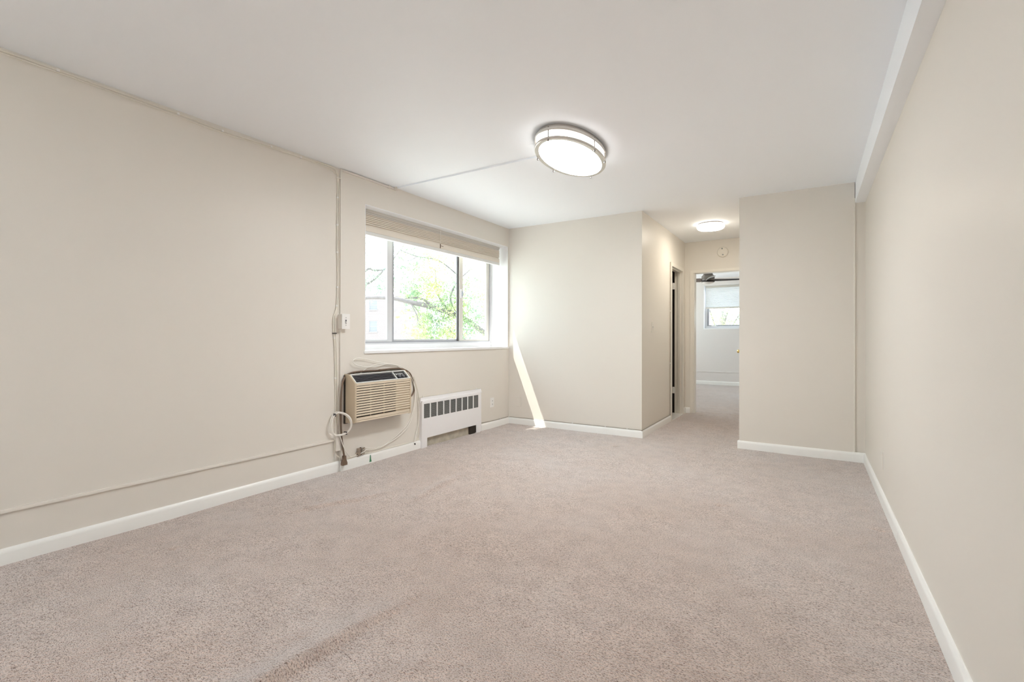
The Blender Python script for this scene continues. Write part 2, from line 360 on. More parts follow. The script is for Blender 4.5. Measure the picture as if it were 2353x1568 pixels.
# baseboards: moulded profile, rounded top
def board(name, p0, p1, label=None, h=.08, t=.015):
    """board on the left-hand side of p0->p1 being the room side"""
    p0 = Vector((*p0, 0)); p1 = Vector((*p1, 0)); d = (p1-p0).normalized(); n = Vector((-d.y, d.x, 0))
    prof = [(-.004, -.01), (t, -.01), (t, h-.022), (t-.002, h-.014), (t-.006, h-.006), (t-.010, h-.001), (-.004, h)]
    bm = bmesh.new(); A = [bm.verts.new(p0+n*a+Vector((0, 0, z))) for a, z in prof]; D = [bm.verts.new(p1+n*a+Vector((0, 0, z))) for a, z in prof]
    bm.faces.new(A); bm.faces.new(D[::-1])
    for i in range(len(prof)): bm.faces.new((A[i], D[i], D[(i+1) % len(prof)], A[(i+1) % len(prof)]))
    return struct(link(name, bm, 'trim', smooth=True), label)
board('baseboard_left', (XL, 2.60), (XL, Y0), 'white baseboard under the plain left wall')
board('baseboard_left', (XW, 3.512), (XW, 2.585), 'white baseboard between the radiator cover and the hanging cord')
board('baseboard_left', (XW, YB), (XW, 4.532), 'short white baseboard between the radiator cover and the corner')
board('baseboard_back', (XH+.0148, YB), (XW, YB), 'white baseboard along the far wall')
board('baseboard_hall', (XH, 6.354), (XH, YB), 'white baseboard turning into the hall')
board('baseboard_hall', (XH, YH), (XH, 7.075))
board('baseboard_hall_end', (-1.47, YH), (XH, YH))
board('baseboard_partition', (.312, YP), (XP-.0148, YP), 'white baseboard under the partition')
board('baseboard_partition', (XR, YP-.004), (.308, YP-.004), 'white baseboard block in the right corner', h=.082)
board('baseboard_partition', (XP, YP), (XP, YH))
board('baseboard_right', (XR, 3.213), (XR, YP), 'white baseboard at the far end of the right wall')
board('baseboard_right', (XR, Y0), (XR, 3.209), 'white baseboard at the near end of the right wall', h=.0815)
board('baseboard_bedroom', (XR, YF), (XL, YF), 'white baseboard of the bedroom')

# door frames
def casing_x(name, xf, y0, y1, ztop, wall_x0, label):
    """frame of an opening in a wall whose face is x=xf (room side +x)"""
    e = empty(name, (xf, (y0+y1)/2, 0), label, None, kind='structure')
    link('casing', B((xf-.002, xf+.016, y0-.045, y0+.002, 0, ztop+.047), (xf-.002, xf+.016, y1-.002, y1+.045, 0, ztop+.047), (xf-.002, xf+.016, y0+.002, y1-.002, ztop, ztop+.047), bev=.001), 'casing', e)
    link('jamb', B((wall_x0, xf+.002, y0-.02, y0, 0, ztop), (wall_x0, xf+.002, y1, y1+.02, 0, ztop), (wall_x0, xf+.002, y0-.02, y1+.02, ztop, ztop+.02)), 'casing', e)
    link('door_stop', B((wall_x0+.045, wall_x0+.075, y1-.012, y1, 0, ztop), (wall_x0+.045, wall_x0+.075, y0, y0+.012, 0, ztop), (wall_x0+.045, wall_x0+.075, y0+.012, y1-.012, ztop-.012, ztop)), 'casing', e)
    return e
casing_x('trim_4', XH, 6.40, 7.03, 2.005, XH-.1, 'cream door frame on the left side of the hall')
e = empty('trim_5', (-1.04, YH, 0), 'cream door frame at the end of the hall', None, kind='structure')
link('casing', B((-1.47, -1.425, YH-.014, YH+.002, 0, 2.035), (-.66, -.615, YH-.014, YH+.002, 0, 2.035), (-1.425, -.66, YH-.014, YH+.002, 1.995, 2.035), bev=.003), 'casing', e)
link('jamb', B((-1.43, -1.412, YH, YH+.125, 0, 2.0), (-.673, -.655, YH, YH+.125, 0, 2.0), (-1.412, -.673, YH, YH+.125, 1.993, 2.0)), 'casing', e)
struct(link('trim_6', B((XH-.13, XH+.02, 6.40, 7.03, -.03, .012, .004)), 'marble'), 'white stone threshold under the hall side door')

# doors
d1 = empty('door_1', (XH-.105, 7.0, 0), 'narrow cream door standing open into the dark closet off the hall', None, kind='structure')
link('door_panel', B((XH-.135-.56, XH-.128, 6.985, 7.02, .02, 1.995), bev=.002), 'casing', d1)
for z in (.29, 1.76):
    h = link('hinge', B((XH-.130, XH-.092, 7.014, 7.018, z, z+.09)), 'plate', d1)
    for k in range(5):
        bm = bmesh.new(); lathe(bm, [(.006, 0), (.006, .0165)], (XH-.112, 7.010, z+.002+k*.018), 10); link('hinge_knuckle', bm, 'plate', h, True)
d2 = empty('door_2', (-.668, YH+.125, 0), 'bedroom door standing open behind the partition with only its brass knob showing', None, kind='structure')
mt = Matrix.Translation((-.668, YH+.125, 0)) @ Matrix.Rotation(R_(90+15), 4, 'Z')
link('door_panel', B((0, .76, 0, .035, .012, 1.97), bev=.002, mtx=mt), 'casing', d2)
KM = mt @ Matrix.Translation((.70, .035, .872)) @ Matrix.Rotation(R_(-90), 4, 'X')
kb = bmesh.new(); lathe(kb, [(.030, 0), (.030, .004), (.024, .010), (.012, .014), (.011, .030), (.016, .036), (.024, .042), (.027, .052), (.024, .062), (.012, .068), (.003, .069)], (0, 0, 0), 24, mtx=KM)
link('door_knob', kb, 'brass', d2, True)['label'] = 'round polished brass knob'

# ------------------------------------------------------------------ window_1
w1 = empty('window_1', (XO+.05, (W0+W1)/2, WZ0), 'wide aluminium sliding window with three panes', None, kind='structure')
# white reveal lining and the sill board
link('window_reveal', B((XO+.005, XW+.001, W0-.001, W0+.004, WZ0, WZ1), (XO+.005, XW+.001, W1-.004, W1+.001, WZ0, WZ1), (XO+.005, XW+.001, W0+.004, W1-.004, WZ1-.004, WZ1+.001)), 'reveal', w1)
link('window_sill', B((XO, XW+.014, W0-.012, W1+.008, WZ0-.024, WZ0, .003)), 'reveal', w1)
link('sill_curb', B((XO, -3.475, W0, W1, WZ0-.01, 1.012, .003)), 'reveal', w1)
fb, ft = 1.012, 2.17
link('window_frame', B((-3.55, -3.485, W0+.003, W1-.003, fb, fb+.016), (-3.55, -3.485, W0+.003, W1-.003, 2.135, 2.206), (-3.55, -3.485, W0+.003, W0+.03, fb+.016, 2.135), (-3.55, -3.485, 5.085, W1-.003, fb+.016, 2.135)), 'alum', w1)
link('window_track', B((-3.519, -3.514, W0+.03, 5.085, fb+.014, fb+.026), (-3.488, -3.484, W0+.03, 5.085, fb+.014, fb+.022)), 'alumd', w1)
def sash(y0, y1, x0, x1, m, st0, st1, rb=.028, rt=.03):
    z0, z1 = fb+.014, 2.14
    s = link('sash', B((x0, x1, y0, y0+st0, z0, z1), (x0, x1, y1-st1, y1, z0, z1), (x0, x1, y0+st0, y1-st1, z0, z0+rb), (x0, x1, y0+st0, y1-st1, z1-rt, z1), bev=.002), m, w1)
    xm = (x0+x1)/2
    link('pane', B((xm-.002, xm+.002, y0+st0-.004, y1-st1+.004, z0+rb-.004, z1-rt+.004)), 'glass', s)
    return s
sA = sash(W0+.03, 3.408, -3.512, -3.490, 'alum', .03, .066)
sB = sash(4.478, 5.083, -3.512, -3.490, 'alumw', .062, .062)
sC = sash(3.41, 4.53, -3.546, -3.522, 'alum', .045, .045, rb=.03)
link('gasket', B((-3.521, -3.492, 3.409, 3.432, fb+.016, 2.13)), 'alumd', sA)
link('gasket', B((-3.521, -3.505, 4.458, 4.476, fb+.016, 2.13)), 'gasket', sB)
link('gasket', B((-3.520, -3.486, 5.0835, 5.090, fb+.016, 2.13)), 'gasket', sB)
l = link('latch', B((-3.490, -3.476, 4.488, 4.528, 1.535, 1.64, .003)), 'plate', sB)
link('latch_lever', B((-3.476, -3.464, 4.498, 4.516, 1.56, 1.615, .002)), 'alumd', sB)
# blind of the living room
b0, b1 = 2.86, 5.066
bl = empty('window_blind', (-3.33, (b0+b1)/2, 2.21), 'tan slatted blind drawn up at the top of the wide window', 'blind')
link('headrail', B((-3.36, -3.318, b0, b1, 2.180, 2.207, .002)), 'blindh', bl)
link('headrail_lip', B((-3.365, -3.325, b0+.004, b1-.004, 2.166, 2.181)), 'blindh', bl)
for i in range(6):
    z = 2.165-i*.0152
    bm = bmesh.new()
    prism(bm, [(-3.36, z-.001), (-3.328, z-.001), (-3.320, z-.0035), (-3.3185, z-.0075), (-3.320, z-.0115), (-3.325, z-.0142), (-3.36, z-.0142)], 'y', b0+.002, b1-.002)
    link('slat', bm, 'blind', bl)
link('slat_backing', B((-3.362, -3.335, b0+.004, b1-.004, 2.03, 2.17)), 'blind', bl)
bm = bmesh.new(); prism(bm, [(-3.36, 2.068), (-3.330, 2.068), (-3.322, 2.058), (-3.319, 2.030), (-3.320, 2.012), (-3.36, 2.012)], 'y', b0, b1); link('valance', bm, 'blind', bl, True)
link('bottom_rail', B((-3.358, -3.318, b0, b1, 1.979, 2.011, .003)), 'blindr', bl)['label'] = 'pale grey bottom rail'
yc = 3.923
link('pull_cord', T([(-3.312+.002*(k % 2), yc+.004*(-1)**k, 2.195-k*.009) for k in range(15)], .0022, 3, 6), 'rope', bl, True)
link('cord_toggle', B((-3.317, -3.311, yc-.002, yc+.004, 2.015, 2.06)), 'cord', bl)
link('cord_end', B((-3.317, -3.313, yc+.01, yc+.05, 2.038, 2.042)), 'cord', bl)

# ------------------------------------------------------------------ air conditioner
ay0, ay1 = 2.624, 3.262
ac = empty('air_conditioner', (XW, (ay0+ay1)/2, .39), 'beige through-wall air conditioner with louvred front under the window', 'air conditioner')
F0, FX = .392, -3.098                     # front bottom z, front x
prof = [(XW-.005, .380), (FX-.012, .386), (FX, F0+.006), (FX, .704), (FX-.003, .709), (-3.168, .772), (-3.176, .776), (XW-.005, .778)]
link('sleeve', B((XW-.01, XW+.016, ay0-.005, ay1+.004, .374, .768)), 'darkbrown', ac)['label'] = 'wall sleeve behind the cover, coloured dark brown for its shade'  # dark brown stands in for the shade beside the cover
def side(a, b):
    bm = bmesh.new(); prism(bm, prof, 'y', a, b); return bm
link('side_panel', side(ay0, ay0+.014), 'tan', ac); link('side_panel', side(ay1-.014, ay1), 'tan', ac)
link('housing', B((XW, FX-.026, ay0+.012, ay1-.012, .386, .70), (XW, -3.176, ay0+.012, ay1-.012, .70, .776)), 'darkbrown', ac)
# front frame
link('front_frame', B((FX-.02, FX, ay0+.013, ay1-.013, .6855, .7045), (FX-.02, FX+.0, ay0+.013, ay1-.013, .392, .4045), (FX-.02, FX-.0015, ay0+.013, ay1-.013, .4065, .4275)), 'tansl', ac)
link('side_trim', B((FX-.02, FX+.001, ay0-.0007, ay0+.017, .392, .706, .002)), 'tan', ac); link('side_trim', B((FX-.02, FX+.001, ay1-.017, ay1+.0007, .392, .706, .002)), 'tan', ac)
n = 12; zt, zb_ = .6815, .4335
for i in range(n):
    z1 = zt-.0005-i*(zt-zb_)/n; z0 = z1-(zt-zb_)/n+.0052
    bm = bmesh.new(); prism(bm, [(FX-.016, z1-.004), (FX-.002, z1), (FX-.0005, z1-.003), (FX-.0005, z0+.002), (FX-.003, z0), (FX-.016, z0-.001)], 'y', ay0+.017, ay1-.017)
    link('slat', bm, 'tansl', ac)
gy = lambda f: ay0+.017+(ay1-ay0-.034)*f
link('grille_backing', B((FX-.013, FX-.009, gy(.735), ay1-.016, .40, .69)), 'tan', ac)
link('rib', B((FX-.016, FX-.007, gy(.255)-.0015, gy(.255)+.0015, .41, .69)), 'tansl', ac); link('rib', B((FX-.016, FX-.007, gy(.5)-.0015, gy(.5)+.0015, .41, .69)), 'tansl', ac)
link('rib', B((FX-.016, FX-.007, gy(.735)-.002, gy(.735)+.002, .41, .69)), 'tansl', ac)
# sloped top: local frame u = along y, v = down the slope, w = outward
O = Vector((-3.172, 0, .774)); V = Vector((FX+3.172, 0, .707-.774)); vl = V.length; V.normalize(); Wn = Vector((-V.z, 0, V.x))
SM = Matrix(((0, V.x, Wn.x, O.x), (1, V.y, Wn.y, O.y), (0, V.z, Wn.z, O.z), (0, 0, 0, 1)))
yd = ay0+(ay1-ay0)*.735
link('vent_well', B((ay0+.016, ay1-.014, .006, vl-.006, -.030, -.012), mtx=SM), 'dark', ac)
link('top_trim', B((ay0+.014, ay1-.014, -.003, .007, -.02, .003), (ay0+.014, ay1-.014, vl-.007, vl+.001, -.02, .003), (ay0+.012, ay0+.020, 0, vl, -.02, .003), (ay1-.026, ay1-.012, 0, vl, -.02, .003), (yd-.005, yd+.005, 0, vl, -.02, .003), bev=.001, mtx=SM), 'silver', ac)['label'] = 'pale silver trim around the top vents'
for k in range(5):
    v = .016+k*.0165
    link('vent_louvre', B((ay0+.02, yd-.005, v, v+.0035, -.014, -.002), mtx=SM), 'charcoal', ac)
cp = link('control_panel', B((yd+.005, ay1-.026, .007, vl-.007, -.014, -.008), mtx=SM), 'dark', ac)
link('control_label', B((yd+.02, ay1-.05, .022, .034, -.008, -.0075), mtx=SM), 'radmesh', cp)
for yy in (yd+.052, yd+.098):
    bm = bmesh.new(); lathe(bm, [(.017, 0), (.016, .010), (.004, .012)], (0, 0, 0), 20, mtx=SM @ Matrix.Translation((yy, vl*.62, -.008))); link('knob', bm, 'charcoal', cp, True)
    link('knob_mark', B((yy-.018, yy-.014, vl*.33, vl*.45, -.0078, -.006), (yy+.006, yy+.009, vl*.36, vl*.47, -.0078, -.006), mtx=SM), 'plate', cp)

# ------------------------------------------------------------------ radiator cover
ry0, ry1 = 3.514, 4.530
rc = empty('radiator_cover', (XW, (ry0+ry1)/2, 0), 'white metal radiator cover with grey mesh grilles under the window', 'radiator cover')
PX = -3.193
link('back_frame', B((XW-.002, -3.2145, ry0, ry0+.022, 0, .490), (XW-.002, -3.2145, ry1-.045, ry1, 0, .490), (XW-.002, -3.2145, ry0+.022, ry1-.045, .452, .490)), 'rad', rc)
link('hood', B((XW, PX-.004, ry0+.006, ry1-.012, .444, .458, .002)), 'rad', rc)
# front panel: built round its nine grille openings and the air inlet at the bottom
py0, py1 = ry0-.002, 4.480
cells = []; g0, g1 = 3.540, 4.441; pit = (g1-g0+.016)/9
for i in range(9): cells.append((g0+i*pit, g0+i*pit+pit-.016))
boxes = [(PX-.003, PX, py0, py1, .428, .452), (PX-.003, PX, py0, cells[0][0], .094, .428), (PX-.003, PX, cells[-1][1], py1, .094, .428),
         (PX-.003, PX, cells[0][0], cells[-1][1], .094, .289), (PX-.003, PX, py0, py0+.075, 0, .094), (PX-.003, PX, 4.402, py1, 0, .094)]
for i in range(8): boxes.append((PX-.003, PX, cells[i][1], cells[i+1][0], .289, .428))
boxes += [(-3.2143, PX-.003, py0, py0+.003, 0, .443), (-3.2143, PX-.003, py1-.003, py1, 0, .443)]
link('front_panel', B(*boxes), 'rad', rc)
for a, b in cells:
    bm = bmesh.new(); nb = 14
    for k in range(nb):
        z = .291+(k+.5)*(.428-.291-.004)/nb
        for s in range(4):   # a wavy expanded-metal bar, four short links
            ya = a+(b-a)*s/4; yb = a+(b-a)*(s+1)/4; dz = .0018*(1 if s % 2 else -1)
            box(bm, PX-.006, PX-.004, ya, yb, z-.0022+dz, z+.0020+dz)
    link('grille', bm, 'radmesh', rc)['label'] = 'grey expanded-metal grille'
link('heating_fins', B((XW+.002, PX-.018, py0+.02, py1-.02, .15, .435)), 'dim', rc)
link('back_plate', B((XW-.004, XW+.001, py0+.01, py1-.01, .0, .15)), 'grime', rc)
link('valve_block', B((XW, PX-.012, 4.30, 4.40, .0, .10, .004)), 'darkbrown', rc)

# ------------------------------------------------------------------ ceiling light (oval)
Lc = (-1.447, 3.14); La, Lb, Lr = .216, .409, .058
cl = empty('oval_ceiling_light', (*Lc, H), 'large oval flush ceiling light with two brushed metal bands', 'ceiling light')
bm = bmesh.new(); lathe(bm, [(1, 2.4185), (1, H+.002)], (Lc[0]+.004, Lc[1], 0), 96, La-.014, Lb-.014, Lr); link('mounting_plate', bm, 'nickel', cl, True)
bm = bmesh.new(); oval_ring(bm, Lc, La, Lb, Lr, 2.400, 2.418, .020); link('upper_band', bm, 'nickel', cl, True)
bm = bmesh.new(); oval_ring(bm, Lc, La, Lb, Lr, 2.343, 2.358, .031); link('lower_band', bm, 'nickel', cl, True)
df = link('diffuser', lathe(bmesh.new(), [(1, 2.4175), (1, 2.352), (.93, 2.3475)], (*Lc, 0), 96, La-.014, Lb-.014, Lr), 'drum', cl, True)
link('lens', lathe(bmesh.new(), [(1, 2.351), (.99, 2.3455), (.96, 2.342), (.80, 2.3385), (.4, 2.337), (.01, 2.337)], (*Lc, 0), 96, La-.029, Lb-.029, Lr), 'lamp', df, True)
for a in (200, 345, 160, 20, 90, 270):
    t = R_(a); x = (La-.004)*cos(t); y = (Lb-.004)*sin(t); px, py = Lc[0]+x*cos(Lr)-y*sin(Lr), Lc[1]+x*sin(Lr)+y*cos(Lr)
    bm = bmesh.new(); lathe(bm, [(.0035, 2.338), (.0035, 2.425)], (px, py, 0), 10); lathe(bm, [(.003, 2.328), (.006, 2.332), (.006, 2.340), (.003, 2.345)], (px, py, 0), 10)
    link('post', bm, 'fannickel', cl, True)
# hall light (round)
hc = (-1.02, 6.16)
hl = empty('round_hall_light', (*hc, H), 'small round flush light on the hall ceiling', 'ceiling light')
bm = bmesh.new(); lathe(bm, [(.145, 2.428), (.145, H+.001)], (*hc, 0), 48); link('base_ring', bm, 'fannickel', hl, True)
df = link('diffuser', lathe(bmesh.new(), [(.150, 2.427), (.155, 2.415), (.155, 2.395), (.145, 2.382)], (*hc, 0), 48), 'drum2', hl, True)
link('lens', lathe(bmesh.new(), [(.1445, 2.383), (.135, 2.377), (.11, 2.372), (.05, 2.369), (.003, 2.368)], (*hc, 0), 48), 'lamp2', df, True)
# a second oval light added unseen behind the viewer as fill
l2 = empty('added_rear_light', (-1.447, -.55, H), 'added oval ceiling light, unseen behind the viewer, for fill', 'ceiling light')
bm = bmesh.new(); lathe(bm, [(1, 2.430), (1, 2.352), (.95, 2.341), (.4, 2.335), (.01, 2.335)], (-1.447, -.55, 0), 64, La-.016, Lb-.016, Lr); link('diffuser', bm, 'fill_lamp', l2, True)
bm = bmesh.new(); oval_ring(bm, (-1.447, -.55), La, Lb, Lr, 2.345, 2.358, .030); link('lower_band', bm, 'nickel', l2, True)
bm = bmesh.new(); oval_ring(bm, (-1.447, -.55), La, Lb, Lr, 2.402, 2.445, .02); link('upper_band', bm, 'nickel', l2, True)

tl = empty('fill_uplighter', (-1.4, -1.25, 0), 'added uplighter, unseen behind the viewer, brightening the ceiling', 'floor lamp')  # uplighter added out of view to brighten the ceiling
link('base', lathe(bmesh.new(), [(.14, .006), (.14, .02), (.02, .035)], (-1.4, -1.25, 0), 32), 'fannickel', tl, True)
link('pole', lathe(bmesh.new(), [(.012, .03), (.012, 1.62)], (-1.4, -1.25, 0), 12), 'fannickel', tl, True)
link('shade', lathe(bmesh.new(), [(.02, 1.60), (.10, 1.64), (.17, 1.74), (.165, 1.74), (.095, 1.65), (.01, 1.62)], (-1.4, -1.25, 0), 40, cap=False), 'fannickel', tl, True)
link('bulb', lathe(bmesh.new(), [(.03, 1.655), (.07, 1.66), (.07, 1.672), (.01, 1.675)], (-1.4, -1.25, 0), 24), 'uplight', tl, True)

# ------------------------------------------------------------------ raceways
def rbar(name, b, m, label):
    return tag(link(name, b, m), label, 'cable cover')
rbar('ceiling_raceway', B((-3.20, -1.66, 3.172, 3.188, 2.427, H+.002, .003)), 'ceil', 'thin white raceway crossing the ceiling to the oval light')
rbar('wall_raceway', B((XW-.002, XW+.014, 2.60, 3.19, 2.418, 2.434, .002), (XW-.002, XW+.018, 3.09, 3.11, 2.415, 2.438, .002), (XW, XW+.04, 3.165, 3.195, 2.418, H+.001, .002)), 'wall', 'thin cream raceway running under the ceiling above the window')
rbar('low_raceway', B((XL-.002, XL+.012, Y0, 2.535, .246, .263, .004)), 'wall', 'cream raceway running low along the left wall above the baseboard')
rbar('bedroom_raceway', B((XL, XR, YF-.010, YF+.002, .285, .297, .002)), 'wall2', 'thin raceway running low along the bedroom wall')
wb = empty('junction_box', (XL, 2.56, .2), 'small cream surface box low in the corner behind the brown cord', 'junction box')
link('box_body', B((XL-.002, XL+.03, 2.535, 2.60, .175, .285, .003)), 'wall', wb)
link('cover_plate', B((XL+.03, XL+.034, 2.530, 2.605, .170, .290, .002)), 'wall', wb)
rbar('corner_raceway', B((XL-.002, XL+.012, 2.536, 2.550, .10, .46, .003)), 'wall', 'short vertical cream raceway in the corner behind the coiled cable')

# ------------------------------------------------------------------ switches, outlets, detector
def plate_x(name, x, yc_, zc, wy, hz, label, cat, kind, out=1, m='plate'):
    e = empty(name, (x, yc_, zc), label, cat)
    s = out
    xa, xb = sorted((x-.001*s, x+.006*s))
    link('cover_plate', B((xa, xb, yc_-wy/2, yc_+wy/2, zc-hz/2, zc+hz/2, .0015)), m, e)
    f0, f1 = sorted((x+.005*s, x+.0085*s)); g0_, g1_ = sorted((x+.006*s, x+.018*s))
    if kind == 'switch':
        link('toggle_slot', B((f0, f1-.0015*s if s > 0 else f1, yc_-.006, yc_+.006, zc-.013, zc+.013)), 'charcoal', e)
        link('toggle', B((g0_, g1_, yc_-.0035, yc_+.0035, zc-.010, zc-.001, .001)), 'plate', e)
        for dz in (-.03, .03):
            link('screw', B((f0, f1-.001, yc_-.0028, yc_+.0028, zc+dz-.0028, zc+dz+.0028)), 'radmesh', e)
    if kind == 'outlet':
        for dz in (-.02, .02):
            r = link('socket', B((f0, f1, yc_-.014, yc_+.014, zc+dz-.013, zc+dz+.013, .002)), 'plate', e)
            link('slot', B((f1-.001, f1+.0006, yc_-.008, yc_-.005, zc+dz-.004, zc+dz+.007)), 'dark', r); link('slot', B((f1-.001, f1+.0006, yc_+.005, yc_+.008, zc+dz-.004, zc+dz+.006)), 'dark', r)
            link('ground_hole', B((f1-.001, f1+.0006, yc_-.0025, yc_+.0025, zc+dz-.010, zc+dz-.005)), 'dark', r)
    return e
e = empty('surface_switch', (XW, 2.60, 1.2), 'white toggle switch on a cream surface box left of the window', 'light switch')
link('box_body', B((XL-.002, -3.187, 2.573, 2.638, 1.147, 1.262, .002)), 'wall', e)
link('cover_plate', B((-3.187, -3.182, 2.566, 2.644, 1.143, 1.266, .0015)), 'plate', e)
link('toggle_slot', B((-3.1825, -3.181, 2.598, 2.610, 1.188, 1.219)), 'charcoal', e)
link('toggle', B((-3.182, -3.170, 2.6005, 2.6075, 1.192, 1.204, .001)), 'plate', e)
link('screw', B((-3.1825, -3.1805, 2.601, 2.607, 1.172, 1.178)), 'radmesh', e); link('screw', B((-3.1825, -3.1805, 2.601, 2.607, 1.231, 1.237)), 'radmesh', e)
plate_x('hall_switch', XH, 5.545, 1.195, .07, .114, 'cream toggle switch on the hall wall left of the closet door', 'light switch', 'switch', m='wall')
plate_x('wall_outlet', XW, 4.765, .303, .07, .112, 'white double outlet right of the radiator cover', 'outlet', 'outlet')
e = tag(link('blank_plate', B((-3.118, -3.045, YB-.006, YB+.001, .225, .34, .002)), 'wall'), 'cream blank plate low on the far wall beside the sunlit strip', 'wall plate')
tag(link('slim_plate', B((XR-.004, XR+.001, 3.95, 4.04, .218, .332, .0015)), 'wall'), 'off-white blank plate low on the right wall', 'wall plate')
sd = empty('smoke_detector', (-1.037, YH, 2.262), 'round cream alarm on the wall above the bedroom doorway', 'smoke detector')
RM = Matrix.Translation((-1.037, YH, 2.262)) @ Matrix.Rotation(R_(90), 4, 'X')
bm = bmesh.new(); lathe(bm, [(.072, -.001), (.072, .012), (.069, .022), (.062, .028), (.003, .029)], (0, 0, 0), 40, mtx=RM); link('detector_body', bm, 'casing', sd, True)
bm = bmesh.new(); lathe(bm, [(.017, .026), (.016, .032), (.003, .033)], (0, 0, 0), 20, mtx=RM); link('test_button', bm, 'casing', sd, True)
for x, z in ((-.006, .045), (.004, -.040)):
    bm = bmesh.new(); lathe(bm, [(.010, .026), (.010, .031), (.002, .0315)], (0, 0, 0), 14, mtx=RM @ Matrix.Translation((x, z, 0))); link('screw', bm, 'radmesh', sd, True)

# ------------------------------------------------------------------ cables
cx = XL+.007
def clips(parent, pts, m='plate', s=.006):
    for p in pts: link('cable_clip', B((p[0]-s, p[0]+s, p[1]-s, p[1]+s, p[2]-s, p[2]+s, .0015)), m, parent)
P1 = [(cx, -1.5, 2.424), (cx, 0, 2.424), (cx, .865, 2.424), (cx, 1.41, 2.420), (cx, 1.667, 2.411), (cx, 1.998, 2.420), (cx, 2.23, 2.418), (cx, 2.44, 2.430), (cx, 2.52, 2.425), (cx, 2.553, 2.395), (cx, 2.562, 2.285), (cx, 2.557, 1.829), (cx, 2.563, 1.551), (cx, 2.552, 1.323), (cx, 2.523, 1.235), (cx, 2.523, 1.15), (cx, 2.53, 1.07), (cx, 2.54, .887), (cx, 2.546, .50), (cx, 2.538, .36), (cx, 2.56, .30)]
ca = empty('ceiling_cable', (cx, 2.55, 1.2), 'cream cable clipped under the ceiling and down the left corner', 'cable')
link('cable_run', T(P1, .0042, 5), 'cablew', ca, True)
clips(ca, [(cx, y, z) for y, z in ((.865, 2.424), (1.41, 2.420), (1.667, 2.411), (1.998, 2.42), (2.23, 2.418), (2.562, 2.2), (2.559, 1.98), (2.558, 1.76), (2.558, 1.48), (2.552, 1.33), (2.53, 1.07), (2.543, .75))])
cb = empty('thin_ceiling_cable', (cx, 2.57, 1.2), 'second thin cream cable just below and right of the first', 'cable')
P2 = [(cx+.002, -1.5, 2.411), (cx+.002, .5, 2.411), (cx+.002, .865, 2.412), (cx+.002, 1.2, 2.407), (cx+.002, 1.667, 2.397), (cx+.002, 1.998, 2.410), (cx+.002, 2.42, 2.415), (cx+.002, 2.53, 2.39), (cx+.002, 2.573, 2.33), (cx+.002, 2.573, 1.829), (cx+.002, 2.574, 1.4), (cx+.002, 2.545, 1.27), (cx+.002, 2.535, 1.20), (cx+.002, 2.545, 1.10), (cx+.002, 2.555, .887), (cx+.002, 2.562, .50), (cx+.002, 2.548, .30), (cx+.002, 2.55, .19)]
link('cable_run', T(P2, .003, 5), 'cablew', cb, True)
link('cable_tie', B((XL, XL+.016, 2.516, 2.55, 1.105, 1.112)), 'dark', cb)
link('cable_tie', B((XL, XL+.016, 2.548, 2.582, 2.355, 2.361)), 'coax', cb)
# brown power cord of the air conditioner
bx_ = XW+.010
pc = empty('power_cord', (bx_, 2.6, .06), 'thick brown flat power cord looped over the air conditioner', 'power cord')
PC = [(bx_, 3.36, .50), (bx_+.002, 3.415, .55), (bx_, 3.432, .61), (bx_, 3.405, .68), (bx_, 3.36, .745), (bx_, 3.26, .786), (bx_, 3.12, .793), (bx_, 2.98, .788), (bx_, 2.82, .790), (bx_, 2.70, .786), (bx_, 2.635, .765), (bx_+.01, 2.595, .715), (bx_+.014, 2.575, .62), (bx_+.014, 2.572, .45), (bx_+.018, 2.575, .30), (bx_+.024, 2.585, .19), (bx_+.028, 2.595, .12)]
link('cord_run', T(PC, .0075, 6), 'cord', pc, True)
bm = bmesh.new(); prism(bm, [(2.586, .125), (2.604, .125), (2.606, .095), (2.616, .068), (2.616, .050), (2.572, .050), (2.572, .068), (2.584, .095)], 'x', bx_+.014, bx_+.042); link('plug', bm, 'cord', pc)['label'] = 'flared brown plug hanging at the end'
clips(pc, [(bx_-.002, 2.72, .780), (bx_-.002, 3.0, .788)], 'cord', .009)
# coiled white cable
co_ = empty('coiled_cable', (XL+.04, 2.57, .42), 'bundle of coiled white cable hung in the corner left of the air conditioner', 'cable')
for i in range(7):
    a = .082+.004*math.sin(i*1.9); b = .090+.004*math.cos(i*2.3); yc_ = 2.560+.004*math.sin(i*3.1); zc = .385+.004*math.cos(i*1.3)
    pts = []
    for k in range(16):
        t = 2*pi*k/16; pinch = 1-.35*max(0, math.sin(t))**8
        pts.append((XL+.030+i*.0028+.006*math.cos(t+i)+.075*max(0, cos(t)), yc_-.014+(a-.016)*cos(t), zc+b*sin(t)))
    link('cable_loop', T(pts, .0027, 4, 6, True), 'coax', co_, True)
link('cable_tie', B((XL+.026, XL+.054, 2.508, 2.513, .450, .474, .001)), 'dark', co_)
link('cable_tie', B((XL+.060, XL+.095, 2.583, 2.588, .300, .324, .001)), 'dark', co_)
